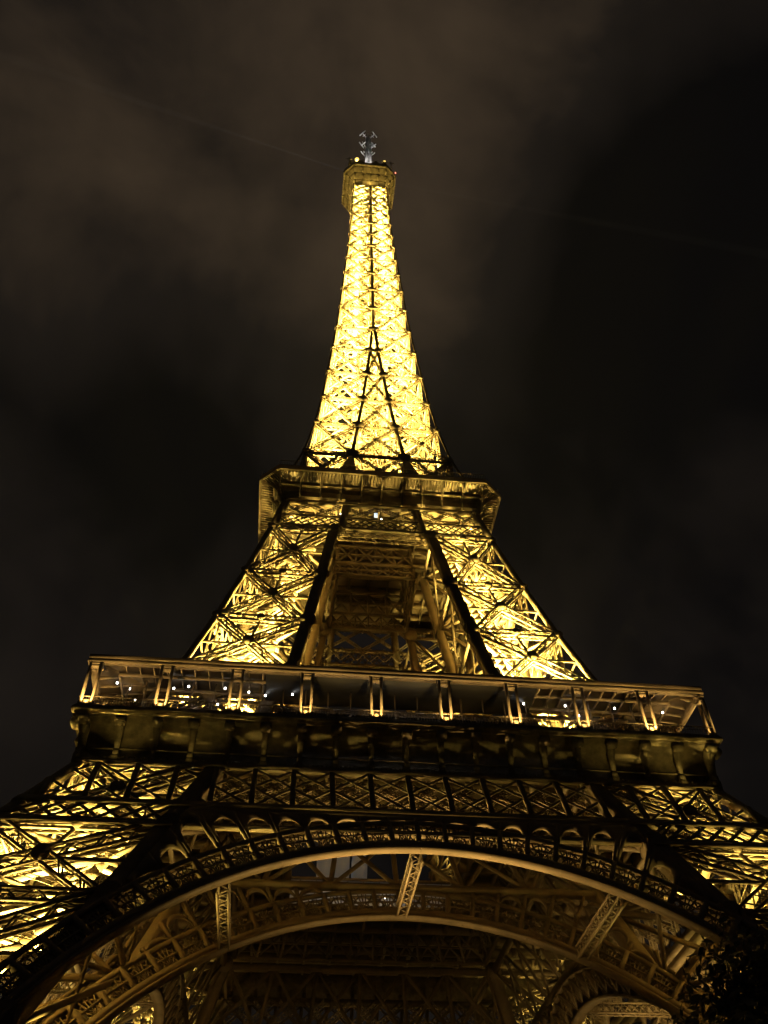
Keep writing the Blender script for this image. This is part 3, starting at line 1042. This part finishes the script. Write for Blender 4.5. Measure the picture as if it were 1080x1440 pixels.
for p in ((-4.2, -6.6, 281.2), (4.4, -6.6, 281.0), (-4.2, 6.6, 281.2), (4.4, 6.6, 281)):
    link('beacon', ylm, top, p)
    spot((p[0], p[1], 281.0), (p[0]*1.2, p[1]*1.2, 284), 350, SODIUM, 160, 1, .3)
rl_ = MB(); rl_.tube((0, 0, 0), (0, 0, .4), .18, .18, 8)
rlm = rl_.mesh('warning_lamp', LAMPR)
for p in ((7.9, -5.6, 276.9),):
    link('warning_lamp', rlm, top, p)
link('white_beacon', lamp_me, top, (0.9, -3.2, 283.0))
mast = MB()
for i in range(4):
    mast.bar(rot4((-.8, -.8, 285.5), i), rot4((-.55, -.55, 318), i), .5, .5)
    for k in range(22):
        z = 285.5+k*1.5; h = .75-.3*k/22
        e_ = 1 if k % 2 else -1
        mast.bar(rot4((-h*e_, -h, z), i), rot4((h*e_, -h, z+1.5), i), .12, .12)
        mast.bar(rot4((-h, -h, z), i), rot4((h, -h, z), i), .12, .12)
mast.tube((0, 0, 318), (0, 0, 322.5), .25, .12)
for i in range(4):
    for k in range(3):
        z = 286+k*2.2
        mast.bar(rot4((-1.5, -1.2, z), i), rot4((1.5, -1.2, z), i), .4, 1.2)
mast.tube((0, 0, 285), (0, 0, 318), .5, .4)
ms = mast.build('antenna_mast', PALE, tower)
am = MB()
am.bar((0, 0, 0), (3.4, 0, 0), .28, .28)
am.bar((3.4, -1.5, 0), (3.4, 1.5, 0), .34, .5)
am.bar((2.3, -.8, 0), (2.3, .8, 0), .2, .3)
am.bar((0, 0, -1.4), (3.0, 0, 0), .16, .16)
amm = am.mesh('antenna_arm', PALE)
for z, s_ in ((317, .85), (308.5, .7)):
    for k in range(4):
        o = link('antenna_arm', amm, ms, (0, 0, z), math.pi/4+k*math.pi/2)
        o.scale = (s_, s_, 1)
for i in range(4):
    spot(rot4((-4.5, -4.5, 283), i), (0, 0, 306), 13000, (1, .93, .84), 60, .8, .3)
    spot(rot4((-6.6, -6.6, 266), i), rot4((-7.0, -7.0, 275), i), 2600, SODIUM, 150, 1, .3)
    spot(rot4((0, -7.2, 266), i), rot4((0, -7.3, 275), i), 2600, SODIUM, 150, 1, .3)

# ------------------------------------------------------------------ pavilions on the first floor
def pavilion(label, glass, rz, lamps, wz=15.0):
    root = bpy.data.objects.new('glass_pavilion', None); COL.objects.link(root)
    root.location = (0, 0, 57.2); root.rotation_euler.z = rz
    tag(root, label, 'pavilion')
    b = MB()
    b.strip([[(-wz, -30.0, 0.02), (wz, -30.0, .02), (wz, -17.5, .02), (-wz, -17.5, .02)], [(-wz+.8, -28.2, 5.2), (wz-.8, -28.2, 5.2), (wz-.8, -15.0, 5.2), (-wz+.8, -15.0, 5.2)]])
    b.build('glass_wall', glass, root)
    f = MB()
    for k in range(13):
        t = k/12; x0 = -wz+2*wz*t; x1 = (-wz+.8)+2*(wz-.8)*t
        f.bar((x0, -30.06, 0), (x1, -28.26, 5.2), .14, .14)
        f.bar((x0, -17.44, 0), (x1, -14.94, 5.2), .14, .14)
    for t in (.3, .65):
        f.bar((-wz+.8*t, -30.06+1.8*t, 5.2*t), (wz-.8*t, -30.06+1.8*t, 5.2*t), .1, .1)
        f.bar((-wz+.8*t, -17.44+2.5*t, 5.2*t), (wz-.8*t, -17.44+2.5*t, 5.2*t), .1, .1)
    f.build('mullion', IRON, root)
    r = MB(); r.box((-wz+.5, -28.6, 5.22), (wz-.5, -14.7, 5.6))
    r.build('roof', IRON, root)
    if glass is FROST:
        sk = MB()
        for k in range(3):
            x = -.5+k*2.7
            sk.strip([[(x, -19.0, 5.62), (x+2.1, -19.0, 5.62), (x+2.1, -14.9, 5.62), (x, -14.9, 5.62)], [(x, -18.0, 9.6), (x+2.1, -18.0, 9.6), (x+2.1, -13.2, 9.6), (x, -13.2, 9.6)]])
        sk.build('roof_lantern', FROST, root)
    lb = MB(); lb.tube((0, 0, 0), (0, 0, .12), .1, .1, 8)
    lbm = lb.mesh('lamp', LAMPW)
    for p in lamps:
        link('lamp', lbm, root, p)
    return root
rr2 = random.Random(5)
pavilion('dark unlit glass pavilion between the front legs, behind the gallery columns of the first floor', DARKG, 0,
         [(-9+k*.62+rr2.uniform(-.2, .2), -33.6, .9+rr2.uniform(-.1, .1)) for k in range(26)])
pavilion('pale lit glazed pavilion across the central void, seen up through the front arch', FROST, math.pi,
         [(x, -14.9+rr2.uniform(-.4, .0), 1+rr2.uniform(0, 4)) for x in (-6, -3.2, 1.0, 2.2, 3.4, 4.6, 6.0, 8.0, 10)])

# ------------------------------------------------------------------ tree at the lower right
def tree(x, y, h, rad, label, seed):
    root = bpy.data.objects.new('tree', None); COL.objects.link(root); root.location = (x, y, 0)
    tag(root, label, 'tree')
    rd = random.Random(seed)
    t = MB()
    tips = []
    t.tube((0, 0, -.2), (.1, .05, h*.35), .32, .22, 10)
    for k in range(9):
        a = k*2.4; z0 = h*(.25+.05*k/2)
        p = Vector((.1, .05, z0)); q = Vector((math.cos(a)*rad*.6, math.sin(a)*rad*.6, z0+h*.3))
        t.tube(p, q, .12, .06, 7)
        for j in range(4):
            e_ = q+Vector((rd.uniform(-1, 1), rd.uniform(-1, 1), rd.uniform(.1, 1)))*rad*.35
            t.tube(q, e_, .05, .02, 5); tips.append(e_)
    t.build('trunk', BARK, root)
    lf = MB()
    cents = []
    while len(cents) < 260:
        p = Vector((rd.uniform(-1, 1), rd.uniform(-1, 1), rd.uniform(-1, 1)))
        if .35 < p.length < 1 and rd.random() < .55+.5*noise.noise(p*2.3+Vector((seed, 0, 0))):
            cents.append(Vector((p.x*rad, p.y*rad, h*.62+p.z*h*.40)))
    for c in cents+tips:
        for k in range(75):
            o = Vector((rd.gauss(0, 1), rd.gauss(0, 1), rd.gauss(0, .8)))*.48
            s_ = rd.uniform(.11, .19)
            d = Vector((rd.gauss(0, 1), rd.gauss(0, 1), rd.gauss(0, 1))).normalized(); e_ = d.orthogonal().normalized()
            p = c+o
            lf.poly([p-d*s_, p+e_*s_*.55, p+d*s_, p-e_*s_*.55], [(0, 1, 2, 3)])
    lf.build('crown', LEAF, root)
tree(.6, -94.0, 11.0, 3.2, 'dark leafy tree in silhouette at the lower right, in front of the leg', 4)

# ------------------------------------------------------------------ ground
g = MB(); g.poly([(-900, -900, 0), (900, -900, 0), (900, 900, 0), (-900, 900, 0)], [(0, 1, 2, 3)])
tag(g.build('ground', GRAVEL), kind='structure', label='gravel esplanade round the foot of the tower')

# ------------------------------------------------------------------ thin haze volume added for a lens-like glow and lifted blacks
hz = MB(); hz.box((-400, -400, -1), (400, 400, 335))
hm = bpy.data.materials.new('haze'); hm.use_nodes = True
t = hm.node_tree; t.nodes.remove(t.nodes['Principled BSDF'])
pv = N(t, 'ShaderNodeVolumePrincipled'); pv.inputs['Density'].default_value = HAZE
pv.inputs['Color'].default_value = (.9, .9, .9, 1)
t.links.new(pv.outputs[0], t.nodes['Material Output'].inputs['Volume'])
tag(hz.build('haze', hm), kind='stuff')

# searchlight at the summit: two faint beams, each shaped as a cone of denser scattering volume
bmat = bpy.data.materials.new('beam_volume'); bmat.use_nodes = True
t = bmat.node_tree; t.nodes.remove(t.nodes['Principled BSDF'])
pv = N(t, 'ShaderNodeVolumePrincipled'); pv.inputs['Density'].default_value = 0.002
pv.inputs['Color'].default_value = (.95, .95, .95, 1)
t.links.new(pv.outputs[0], t.nodes['Material Output'].inputs['Volume'])
for az, pw in ((193, .9), (5, .3)):
    a = math.radians(az); d = Vector((math.cos(a), math.sin(a), 0))
    o = Vector((0, 0, 284.0))
    b = MB(); b.tube(o+d*3.5, o+d*330, .35, 3.4, 16)
    tag(b.build('light_beam', bmat), kind='stuff')
    spot(o+d*3.1, o+d*100, BEAM*pw, (.82, .88, 1.0), 1.35, .3, .1)
